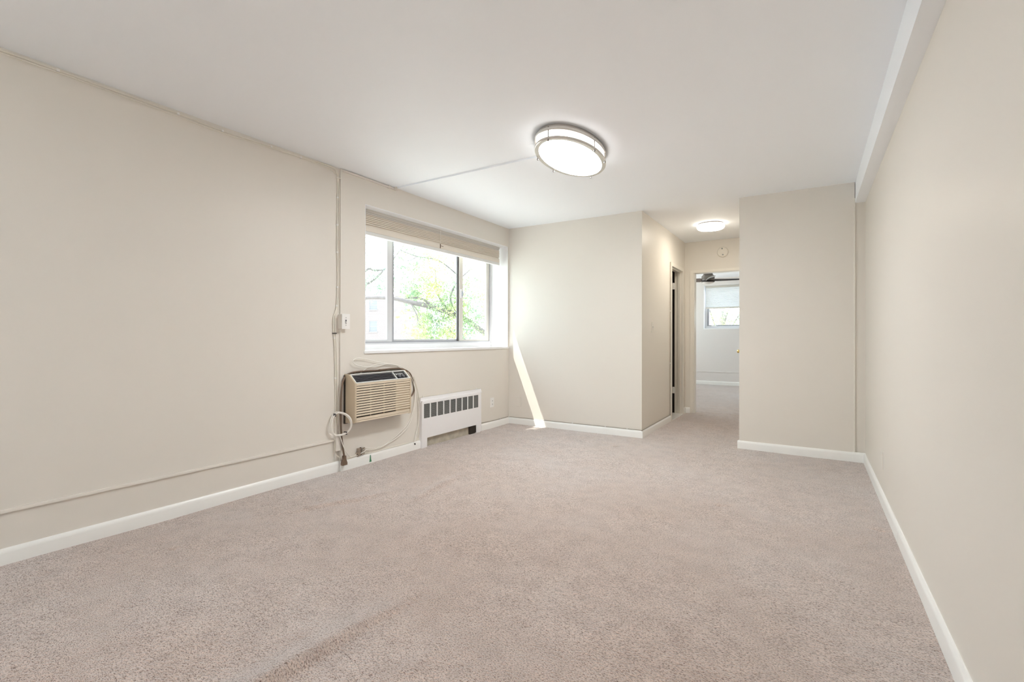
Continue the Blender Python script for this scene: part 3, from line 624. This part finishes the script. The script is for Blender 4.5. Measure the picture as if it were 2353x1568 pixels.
# coax from coil to splitter
def cab(name, P, r, label, m='coax'):
    return tag(link(name, T(P, r, 6), m, None, True), label, 'cable')
xc = XW+.012
cab('coax_cable', [(XL+.02, 2.545, .31), (XL+.015, 2.532, .22), (XL+.012, 2.545, .14), (xc, 2.60, .098), (xc, 2.66, .088), (xc, 2.72, .096), (xc, 2.745, .112)], .0036, 'cream cable curving under the brown plug towards the splitter', 'cablew')
cab('coax_cable', [(XL+.040, 2.556, .302), (XL+.05, 2.565, .26), (xc+.03, 2.585, .20), (xc+.03, 2.62, .14), (xc+.01, 2.66, .105), (xc, 2.70, .092), (xc, 2.76, .094), (xc+.012, 2.82, .118), (xc+.006, 2.835, .126)], .0032, 'white cable hanging from the coil across the brown cord to the splitter')
cab('coax_cable', [(xc, 2.83, .142), (xc, 2.87, .128), (xc, 2.95, .117), (xc, 3.05, .125), (xc, 3.14, .155), (xc, 3.22, .19), (xc+.01, 3.30, .245), (xc+.01, 3.37, .32), (xc+.01, 3.415, .42), (xc+.01, 3.432, .54), (xc+.004, 3.415, .64), (xc, 3.36, .73), (xc, 3.27, .80), (xc+.01, 3.12, .835), (xc+.01, 2.95, .865), (xc+.012, 2.83, .893), (xc+.012, 2.74, .902), (xc+.014, 2.69, .885), (xc+.014, 2.72, .85), (xc+.012, 2.83, .826), (xc+.01, 2.95, .826), (xc+.006, 3.09, .838), (xc, 3.20, .815), (xc, 3.30, .77)], .0032, 'white cable looping above the air conditioner and sagging beneath it to the splitter')
cab('coax_cable', [(xc, 2.83, .124), (xc+.002, 2.90, .110), (xc+.004, 3.00, .110), (xc+.006, 3.12, .140), (xc+.01, 3.22, .175), (xc+.014, 3.32, .235), (xc+.014, 3.39, .33), (xc+.012, 3.425, .45), (xc+.008, 3.44, .56), (xc+.004, 3.42, .66)], .0028, 'thinner white cable sagging beside the other under the air conditioner')
cab('coax_cable', [(xc, 3.415, .66), (xc, 3.455, .56), (xc, 3.485, .45), (xc, 3.490, .33), (xc, 3.485, .24), (xc+.004, 3.45, .16), (xc+.012, 3.425, .10), (xc+.016, 3.42, .072)], .0030, 'white cable hanging down left of the radiator cover with a loose end')
cab('coax_cable', [(xc, 3.42, .70), (xc, 3.465, .60), (xc, 3.492, .50), (xc, 3.494, .35), (xc, 3.492, .20), (xc, 3.49, .12), (xc, 3.46, .092), (xc, 3.38, .087), (xc, 3.1, .087), (xc, 2.9, .088), (xc, 2.83, .099)], .0030, 'cream cable running down beside the radiator cover and along the baseboard top', 'cablew')
cab('coax_cable', [(xc, 2.78, .775), (xc, 2.85, .815), (xc+.01, 2.95, .842), (xc+.012, 3.06, .842), (xc, 3.18, .82)], .0030, 'short white cable rising from the brown cord into the loop')
tag(link('cable_connector', T([(xc+.016, 3.42, .072), (xc+.018, 3.421, .056)], .006, 1, 8), 'dark', None, True), 'small dark connector on the loose cable end left of the radiator cover', 'connector')
sp = empty('cable_splitter', (XW+.008, 2.78, .11), 'small metal cable splitter mounted just above the baseboard', 'splitter')
link('splitter_body', B((XW-.001, XW+.018, 2.752, 2.782, .082, .148, .002)), 'pewter', sp)
link('splitter_flange', B((XW-.001, XW+.006, 2.782, 2.796, .085, .150, .001)), 'darkbrown', sp)
for z in (.140, .118, .094):
    link('connector', T([(xc, 2.79, z), (xc, 2.825, z)], .0062, 1, 8), 'pewter', sp, True)
link('connector', T([(xc, 2.735, .112), (xc, 2.755, .112)], .0062, 1, 8), 'pewter', sp, True)
gt = empty('green_tag', (XW+.02, 2.886, .02), 'small dark green pointed tag hanging by a thread against the baseboard', 'tag')
bm = bmesh.new(); prism(bm, [(2.883, .068), (2.888, .068), (2.893, .030), (2.898, .010), (2.876, .010), (2.880, .030)], 'x', XW+.0155, XW+.019); link('tag_body', bm, 'green', gt)
link('thread', T([(XW+.006, 2.888, .11), (XW+.012, 2.887, .09), (XW+.017, 2.8855, .066)], .0010, 4, 5), 'coax', gt)
# coax round the room on top of the baseboards and over the radiator cover
rb = empty('baseboard_cable', (XW+.005, YB-.005, .085), 'thin grey cable clipped along the top of the far baseboards and over the radiator cover', 'cable')
link('cable_run', T([(XW+.004, 3.497, .30), (XW+.004, 3.50, .47), (XW+.004, 3.52, .497), (XW+.004, 3.8, .4975), (XW+.004, 4.2, .497), (XW+.004, 4.52, .496), (XW+.004, 4.54, .47)], .0026, 4, 6), 'cablew', rb, True)
link('cable_run', T([(XW+.006, 4.54, .092), (XW+.006, 4.8, .084), (XW+.006, 5.12, .084), (XW+.012, YB-.006, .084), (-3.0, YB-.006, .084), (-2.3, YB-.006, .083), (XH-.2, YB-.006, .084), (XH, YB-.006, .084), (XH+.006, YB, .084), (XH+.006, 5.7, .083), (XH+.006, 6.30, .084), (XH+.006, 6.344, .10), (XH+.005, 6.349, .2), (XH+.005, 6.349, 1.2), (XH+.005, 6.349, 2.05)], .0026, 4, 6), 'pewter', rb, True)
clips(rb, [(XW+.004, y, .499) for y in (3.56, 4.0, 4.44)] + [(XW+.006, 4.93, .086), (XW+.008, YB-.012, .086), (-2.72, YB-.006, .086), (-2.35, YB-.006, .086), (-1.95, YB-.006, .086), (-1.70, YB-.006, .086), (XH+.006, 6.348, .75), (XH+.006, 6.348, 1.42)], 'plate', .0055)

# ------------------------------------------------------------------ bedroom: window, blind, fan
w2 = empty('window_2', (bw[0], YF+.2, bw[2]), 'bedroom window seen through the hall doorway', None, kind='structure')
link('window_reveal', B((bw[0]-.001, bw[0]+.006, YF-.001, YF+.2, bw[2], bw[3]), (bw[1]-.006, bw[1], YF-.001, YF+.2, bw[2], bw[3]), (bw[0], bw[1], YF-.001, YF+.2, bw[3]-.006, bw[3])), 'reveal', w2)
link('window_sill', B((bw[0]-.002, bw[1], YF-.006, YF+.2, bw[2]-.02, bw[2]+.004, .002)), 'reveal', w2)
link('window_frame', B((bw[0]+.005, bw[0]+.055, YF+.13, YF+.19, bw[2]+.005, bw[3]), (bw[1]-.055, bw[1]-.005, YF+.13, YF+.19, bw[2]+.005, bw[3]), (bw[0]+.055, bw[1]-.055, YF+.13, YF+.19, bw[2]+.005, bw[2]+.06), (bw[0]+.055, bw[1]-.055, YF+.13, YF+.19, bw[3]-.05, bw[3])), 'alum', w2)
sb = link('sash', B((bw[0]+.055, bw[0]+.095, YF+.145, YF+.165, bw[2]+.06, bw[3]-.05), (bw[1]-.095, bw[1]-.055, YF+.145, YF+.165, bw[2]+.06, bw[3]-.05), (bw[0]+.095, bw[1]-.095, YF+.145, YF+.165, bw[2]+.06, bw[2]+.085), bev=.002), 'alumd', w2)
link('pane', B((bw[0]+.09, bw[1]-.09, YF+.153, YF+.157, bw[2]+.08, bw[3]-.05)), 'glass', sb)
link('latch', B((bw[0]+.15, bw[0]+.25, YF+.11, YF+.145, bw[2]+.055, bw[2]+.075, .003)), 'plate', w2)
bb = empty('bedroom_blind', (-1.35, YF+.06, bw[3]), 'white pleated blind half lowered in the bedroom window', 'blind')
link('headrail', B((bw[0]+.035, bw[1]-.03, YF+.03, YF+.07, 2.222, 2.266, .002)), 'blindh', bb)
M['pleat'] = mat('white_pleat', (.86, .87, .88), .6, noise=.01); 
_nt = M['pleat'].node_tree; _tr = _nt.nodes.new('ShaderNodeBsdfTranslucent'); _tr.inputs[0].default_value = (.9, .92, .95, 1); _mx = _nt.nodes.new('ShaderNodeMixShader'); _mx.inputs[0].default_value = .25
_nt.links.new(_nt.nodes['Principled BSDF'].outputs[0], _mx.inputs[1]); _nt.links.new(_tr.outputs[0], _mx.inputs[2]); _nt.links.new(_mx.outputs[0], _nt.nodes['Material Output'].inputs[0])
for i in range(22):
    z = 2.222-i*.0205
    bm = bmesh.new(); prism(bm, [(YF+.048, z), (YF+.040, z-.010), (YF+.048, z-.0205), (YF+.050, z-.0205), (YF+.043, z-.010), (YF+.050, z)], 'x', bw[0]+.04, bw[1]-.035); link('pleat', bm, 'pleat', bb)
link('bottom_rail', B((bw[0]+.035, bw[1]-.03, YF+.025, YF+.065, 1.742, 1.772, .002)), 'alumw', bb)['label'] = 'grey bottom rail'
fc = (-1.575, 9.25)
fan = empty('ceiling_fan', (*fc, H), 'brushed nickel ceiling fan with four blades in the bedroom', 'ceiling fan')
bm = bmesh.new(); lathe(bm, [(.065, H+.001), (.062, 2.40), (.045, 2.375), (.018, 2.37), (.018, 2.25)], (*fc, 0), 32); link('canopy', bm, 'fannickel', fan, True)
bm = bmesh.new(); lathe(bm, [(.035, 2.262), (.05, 2.250), (.106, 2.183), (.111, 2.176), (.111, 2.140), (.107, 2.138), (.107, 2.134), (.111, 2.132), (.111, 2.105)], (*fc, 0), 48); link('motor_housing', bm, 'fannickel', fan, True)
for k in range(24):
    a = 2*pi*k/24; mt_ = Matrix.Translation((*fc, 0)) @ Matrix.Rotation(a, 4, 'Z')
    link('vent_slot', B((.050, .078, -.003, .003, 2.216, 2.254), mtx=mt_), 'dark', fan) if k % 2 == 0 else None
bm = bmesh.new(); lathe(bm, [(.098, 2.105), (.112, 2.098), (.112, 2.080), (.104, 2.072)], (*fc, 0), 48); link('light_ring', bm, 'blade', fan, True)
bm = bmesh.new(); lathe(bm, [(.104, 2.076), (.096, 2.062), (.07, 2.048), (.03, 2.041), (.003, 2.040)], (*fc, 0), 48); link('light_bowl', bm, 'fanglass', fan, True)
def blade(ang, m):
    bm = bmesh.new(); prof = [(.09, .045), (.14, .062), (.30, .066), (.50, .060), (.56, .040), (.575, .0)]
    top = []; n_ = 9
    rows = []
    for r, wd in prof:
        row = []
        for j in range(n_):
            s = -1+2*j/(n_-1); tilt = R_(24)*(1-.45*(r-.09)/.5)
            y = s*max(wd, .004); z = 2.115+y*math.sin(tilt)+.010*(1-s*s); row.append(Vector((r, y*cos(tilt), z)))
        rows.append(row)
    mtx_ = Matrix.Translation((*fc, 0)) @ Matrix.Rotation(ang, 4, 'Z')
    U_ = [[bm.verts.new(mtx_ @ v) for v in row] for row in rows]; D_ = [[bm.verts.new(mtx_ @ (v-Vector((0, 0, .006)))) for v in row] for row in rows]
    for i in range(len(rows)-1):
        for j in range(n_-1):
            bm.faces.new((U_[i][j], U_[i+1][j], U_[i+1][j+1], U_[i][j+1])); bm.faces.new((D_[i][j], D_[i][j+1], D_[i+1][j+1], D_[i+1][j]))
    for i in range(len(rows)-1):
        bm.faces.new((U_[i][0], D_[i][0], D_[i+1][0], U_[i+1][0])); bm.faces.new((U_[i][-1], U_[i+1][-1], D_[i+1][-1], D_[i][-1]))
    for j in range(n_-1):
        bm.faces.new((U_[0][j], U_[0][j+1], D_[0][j+1], D_[0][j])); bm.faces.new((U_[-1][j], D_[-1][j], D_[-1][j+1], U_[-1][j+1]))
    link('blade', bm, m, fan, True)
for a, m_ in ((17, 'blade'), (107, 'fanglass'), (197, 'bladeb'), (287, 'bladeb')): blade(R_(a), m_)  # blade tones carry the light: white as window-lit, dark as shaded, rest grey

# ------------------------------------------------------------------ outdoors
struct(link('ground', B((-90, 30, -20, 100, -3.7, -3.5)), 'bounce_ground'), 'unseen ground a floor below the windows, made pale to bounce light indoors')
# brick apartment block, its front square to the view through the wide window
_fx = Vector((.8504, .5261, 0)); _fy = Vector((-.5261, .8504, 0))
def W(u, d, z): return Vector((0, 0, 0))+_fx*u+_fy*d+Vector((0, 0, z))
BM = Matrix(((_fx.x, _fy.x, 0, 0), (_fx.y, _fy.y, 0, 0), (0, 0, 1, 0), (0, 0, 0, 1)))
ap = empty('apartment_building', W(-30, 65, -3.5), 'pale pink brick apartment block seen through the wide window', 'building')
wu = [-35.6+2.42*k for k in range(10)]; wu = [u for u in wu if u < -13.5]
rowsz = [(-.95, .48), (1.75, 3.22), (4.72, 6.0)]
bm = bmesh.new()
us = [-38]+[x for u in wu for x in (u-.53, u+.53)]+[-12.6]
for i in range(0, len(us), 2): box(bm, us[i], us[i+1], 65, 66, -3.5, 6.6, mtx=BM)
for i in range(1, len(us)-1, 2):
    zz = [-3.5]+[z for r in rowsz for z in r]+[6.6]
    for k in range(0, len(zz), 2): box(bm, us[i], us[i+1], 65, 66, zz[k], zz[k+1], mtx=BM)
box(bm, -38, -12.6, 66, 76, -3.5, 6.5, mtx=BM)
o = link('brick_wall', bm, 'brick', ap)
link('parapet', B((-38.2, -12.4, 64.85, 65.3, 6.55, 6.8), mtx=BM), 'bldw', ap)
rl = bmesh.new()
for u in range(-38, -12, 2): box(rl, u-.03, u+.03, 65.0, 65.06, 6.8, 7.7, mtx=BM)
box(rl, -38, -12.6, 65.0, 65.06, 7.62, 7.70, mtx=BM); link('roof_railing', rl, 'bldg', ap)
for u in wu:
    for z0, z1 in rowsz:
        fr = link('window', B((u-.53, u-.46, 65.05, 65.15, z0, z1), (u+.46, u+.53, 65.05, 65.15, z0, z1), (u-.46, u+.46, 65.05, 65.15, z0, z0+.08), (u-.46, u+.46, 65.05, 65.15, z1-.08, z1), (u-.46, u+.46, 65.05, 65.15, (z0+z1)/2-.04, (z0+z1)/2+.04), (u-.6, u+.6, 64.92, 65.05, z0-.1, z0), mtx=BM), 'bldw', ap)
        link('pane', B((u-.46, u+.46, 65.09, 65.12, z0+.08, z1-.08), mtx=BM), 'bldw' if (int(u*3)+int(z0)) % 3 else 'bldg', fr)
# trees: real crowns of small leaf blades on branches
def leaves(name, clusters, m, parent, size=.07, seed=1):
    rng = np.random.RandomState(seed); vs = []; 
    for cx_, cy_, cz_, rx, ry, rz, n_ in clusters:
        sub = max(1, n_//9); cent = rng.normal(size=(sub, 3)); cent /= np.maximum(1, np.linalg.norm(cent, axis=1)/1.6)[:, None]; cent *= .75
        which = rng.randint(0, sub, n_); p = cent[which]+rng.normal(size=(n_, 3))*.10
        p = p*np.array([rx, ry, rz])+np.array([cx_, cy_, cz_])
        d = rng.normal(size=(n_, 3)); d /= np.linalg.norm(d, axis=1)[:, None]; e_ = np.cross(d, rng.normal(size=(n_, 3))); e_ /= np.linalg.norm(e_, axis=1)[:, None]
        s = size*rng.uniform(.6, 1.3, n_)[:, None]
        vs.append(np.stack([p-d*s*.5, p+e_*s*.3+np.cross(d, e_)*s*.06, p+d*s*.5, p-e_*s*.3+np.cross(d, e_)*s*.06], 1))
    v = np.concatenate(vs).reshape(-1, 3); nf = len(v)//4
    me = bpy.data.meshes.new(name); me.vertices.add(len(v)); me.vertices.foreach_set('co', v.ravel()); me.loops.add(len(v)); me.loops.foreach_set('vertex_index', np.arange(len(v), dtype=np.int32))
    me.polygons.add(nf); me.polygons.foreach_set('loop_start', np.arange(0, len(v), 4, dtype=np.int32)); me.polygons.foreach_set('loop_total', np.full(nf, 4, np.int32)); me.update(calc_edges=True)
    me.materials.append(M[m]); o = bpy.data.objects.new(name, me); C.objects.link(o); o.parent = parent; o.matrix_parent_inverse = Matrix.Translation(-parent_loc(parent)); o['kind'] = 'stuff'; return o
def PX_(px, py, D):   # design aid: a point D metres along the view at a direction measured in the photograph
    v = _F*1110.35+_R2*(px-1176.5)+_U2*(773.07-py); return Vector((0, 0, 1.081))+v/1110.35*D
t1 = empty('near_tree', (-7.2, 12.0, -3.5), 'leafy yellow-green tree filling the middle and right of the wide window', 'tree')
trunk = Vector((-6.0, 12.4, -3.5)); 
link('trunk', T([trunk, trunk+Vector((.1, -.1, 2.5)), trunk+Vector((-.1, 0, 4.3)), trunk+Vector((0, .2, 7.5))], lambda t: .26*(1-.6*t), 4, 10), 'bark', t1, True)
brs = [([PX_(1120, 770, 13), PX_(1070, 735, 12.6), PX_(1040, 722, 12.2), PX_(985, 704, 12), PX_(940, 694, 11.8), PX_(905, 686, 11.6), PX_(860, 684, 11.4), PX_(820, 686, 11.2), PX_(780, 680, 11)], .075),
       ([PX_(995, 706, 12), PX_(975, 690, 12), PX_(950, 684, 12), PX_(925, 688, 12.2)], .035),
       ([PX_(943, 696, 11.8), PX_(958, 725, 11.8), PX_(963, 745, 11.9), PX_(985, 760, 12)], .014), ([PX_(945, 697, 11.8), PX_(960, 715, 11.9), PX_(968, 728, 12)], .012),
       ([PX_(1050, 725, 12.3), PX_(1020, 700, 12.3), PX_(1005, 670, 12.4), PX_(1000, 620, 12.5)], .03), ([PX_(1060, 730, 12.4), PX_(1035, 690, 12.2), PX_(1050, 650, 12.2), PX_(1080, 620, 12.2)], .03),
       ([PX_(1090, 790, 12.6), PX_(1050, 772, 12.2), PX_(1035, 760, 12.1), PX_(1030, 752, 12)], .02), ([PX_(1050, 772, 12.2), PX_(1038, 778, 12.1), PX_(1030, 785, 12)], .012),
       ([PX_(1060, 640, 12.6), PX_(1010, 600, 12.4), PX_(960, 590, 12.2), PX_(920, 575, 12)], .022), ([PX_(960, 590, 12.2), PX_(935, 600, 12.2), PX_(915, 590, 12)], .012)]
for P, r in brs: link('branch', T(P, (lambda r_: (lambda t: r_*(1-.55*t)))(r), 4, 8), 'bark', t1, True)
cl_ = []
for px, py, D, s, n_ in [(1000, 620, 12.4, .45, 260), (960, 640, 12.3, .42, 260), (1010, 660, 12.2, .5, 420), (975, 672, 12.2, .42, 330), (930, 675, 12.2, .3, 190), (1035, 690, 12.2, .5, 520), (1000, 700, 12.4, .5, 420), (960, 655, 12.5, .4, 200),
                         (1045, 730, 12.2, .45, 420), (1010, 740, 12, .45, 420), (975, 755, 12.2, .42, 380), (1040, 765, 12.2, .42, 380), (1000, 775, 12.1, .45, 360), (960, 775, 12.2, .35, 240), (945, 585, 12.2, .42, 200), (920, 560, 12.2, .4, 160), (985, 590, 12.3, .4, 180),
                         (1085, 620, 12.6, .5, 260), (1090, 660, 12.5, .5, 330), (1080, 700, 12.5, .5, 380), (1095, 735, 12.5, .5, 380), (1080, 765, 12.5, .5, 330), (1130, 690, 12.5, .7, 400), (1020, 560, 12.4, .5, 180), (920, 600, 12.2, .3, 120), (925, 715, 12.2, .25, 60)]:
    p = PX_(px, py, D); cl_.append((p.x, p.y, p.z, s, s, s*.8, int(n_*2.5)))
leaves('foliage', cl_, 'leaf', t1, .052, 2)
t2 = empty('left_tree', (-13, 10, -3.5), 'grey-green tree showing at the left edge of the wide window', 'tree')
link('trunk', T([(-13.5, 9.0, -3.5), (-13.4, 9.1, 0), (-13.3, 9.3, 4), (-13.3, 9.4, 8)], lambda t: .3*(1-.5*t), 4, 10), 'bark', t2, True)
for P, r in [([PX_(790, 690, 15), PX_(840, 622, 15), PX_(862, 622, 15), PX_(890, 618, 15)], .05), ([PX_(800, 660, 15), PX_(850, 650, 15), PX_(900, 600, 15), PX_(930, 560, 15)], .04)]:
    link('branch', T(P, (lambda r_: (lambda t: r_*(1-.5*t)))(r), 4, 8), 'bark', t2, True)
cl_ = []
for px, py, s, n_ in [(850, 645, .42, 330), (868, 650, .38, 260), (842, 668, .35, 160), (878, 605, .4, 170), (862, 585, .4, 130), (882, 640, .35, 170), (890, 665, .25, 60), (920, 640, .4, 150), (935, 665, .4, 260), (850, 570, .4, 90), (820, 640, .6, 350)]:
    p = PX_(px, py, 15); cl_.append((p.x, p.y, p.z, s*1.2, s*1.2, s*.9, int(n_*1.7)))
leaves('foliage', cl_, 'leafg', t2, .06, 3)
t3 = empty('added_shade_tree', (-6.6, .5, -3.5), 'added unseen tree whose high bough and crown shade the window', 'tree')  # added out of view to keep sun off the middle pane
link('trunk', T([(-6.8, .4, -3.5), (-6.7, .5, 1), (-6.4, .8, 4.2), (-5.6, 1.6, 5.0), (-4.9, 3.0, 5.1)], lambda t: .22*(1-.7*t), 5, 10), 'bark', t3, True)
cl_ = [(-4.95+random.uniform(-.15, .15), 1.75+.2*k, 5.1+random.uniform(-.1, .2), .75, .30, .35, 2200) for k in range(11)]
# keep the far edge of the bough short of the light path to the right-hand pane
leaves('foliage', cl_, 'leafg', t3, .10, 4)
leaves('crown', [(-7.4+random.uniform(-.6, .6), -.8+.62*k, 1.2+1.5*(k % 3)+random.uniform(-.4, .4), 1.1, 1.0, 1.5, 520) for k in range(9)], 'leafg', t3, .24, 8)  # crown added to hide part of the sky from the far wall
t4 = empty('bedroom_tree', (-3.0, 21, -3.5), 'leafy tree showing through the bedroom window', 'tree')
link('trunk', T([(-3.2, 21, -3.5), (-3.1, 21, 0), (-3.0, 21.1, 3)], lambda t: .2*(1-.5*t), 4, 10), 'bark', t4, True)
for a in ((-3.1, 20.6, .8, -2.7, 20, 2.1), (-3.1, 20.6, .6, -2.3, 20.2, 2.0), (-3.1, 20.8, 1, -3.4, 20.2, 2.2)): link('branch', T([a[:3], a[3:]], .03, 1, 6), 'bark', t4, True)
leaves('foliage', [(-3.3+.35*k, 20+random.uniform(-.3, .3), 1.7+random.uniform(-.25, .2), .6, .6, .7, 620) for k in range(9)], 'leaf', t4, .075, 5)

# daylight portals in the seen and added window openings (sampling only; they add no light)
def portal(loc, rot, sx, sy):
    l_ = bpy.data.lights.new('portal', 'AREA'); l_.shape = 'RECTANGLE'; l_.size = sx; l_.size_y = sy; l_.cycles.is_portal = True
    o_ = bpy.data.objects.new('portal', l_); C.objects.link(o_); o_.location = loc; o_.rotation_euler = rot
portal((XO-.01, (W0+W1)/2, (WZ0+WZ1)/2), (0, R_(-90), 0), WZ1-WZ0, W1-W0)
portal(((bw[0]+bw[1])/2, YF+.31, (bw[2]+bw[3])/2), (R_(-90), 0, 0), bw[1]-bw[0], bw[3]-bw[2])
portal((-1.5, Y0-.31, 1.55), (R_(90), 0, 0), 1.2, 1.3)
portal((XO-.01, 9.7, 1.58), (0, R_(-90), 0), 1.24, 3.4)
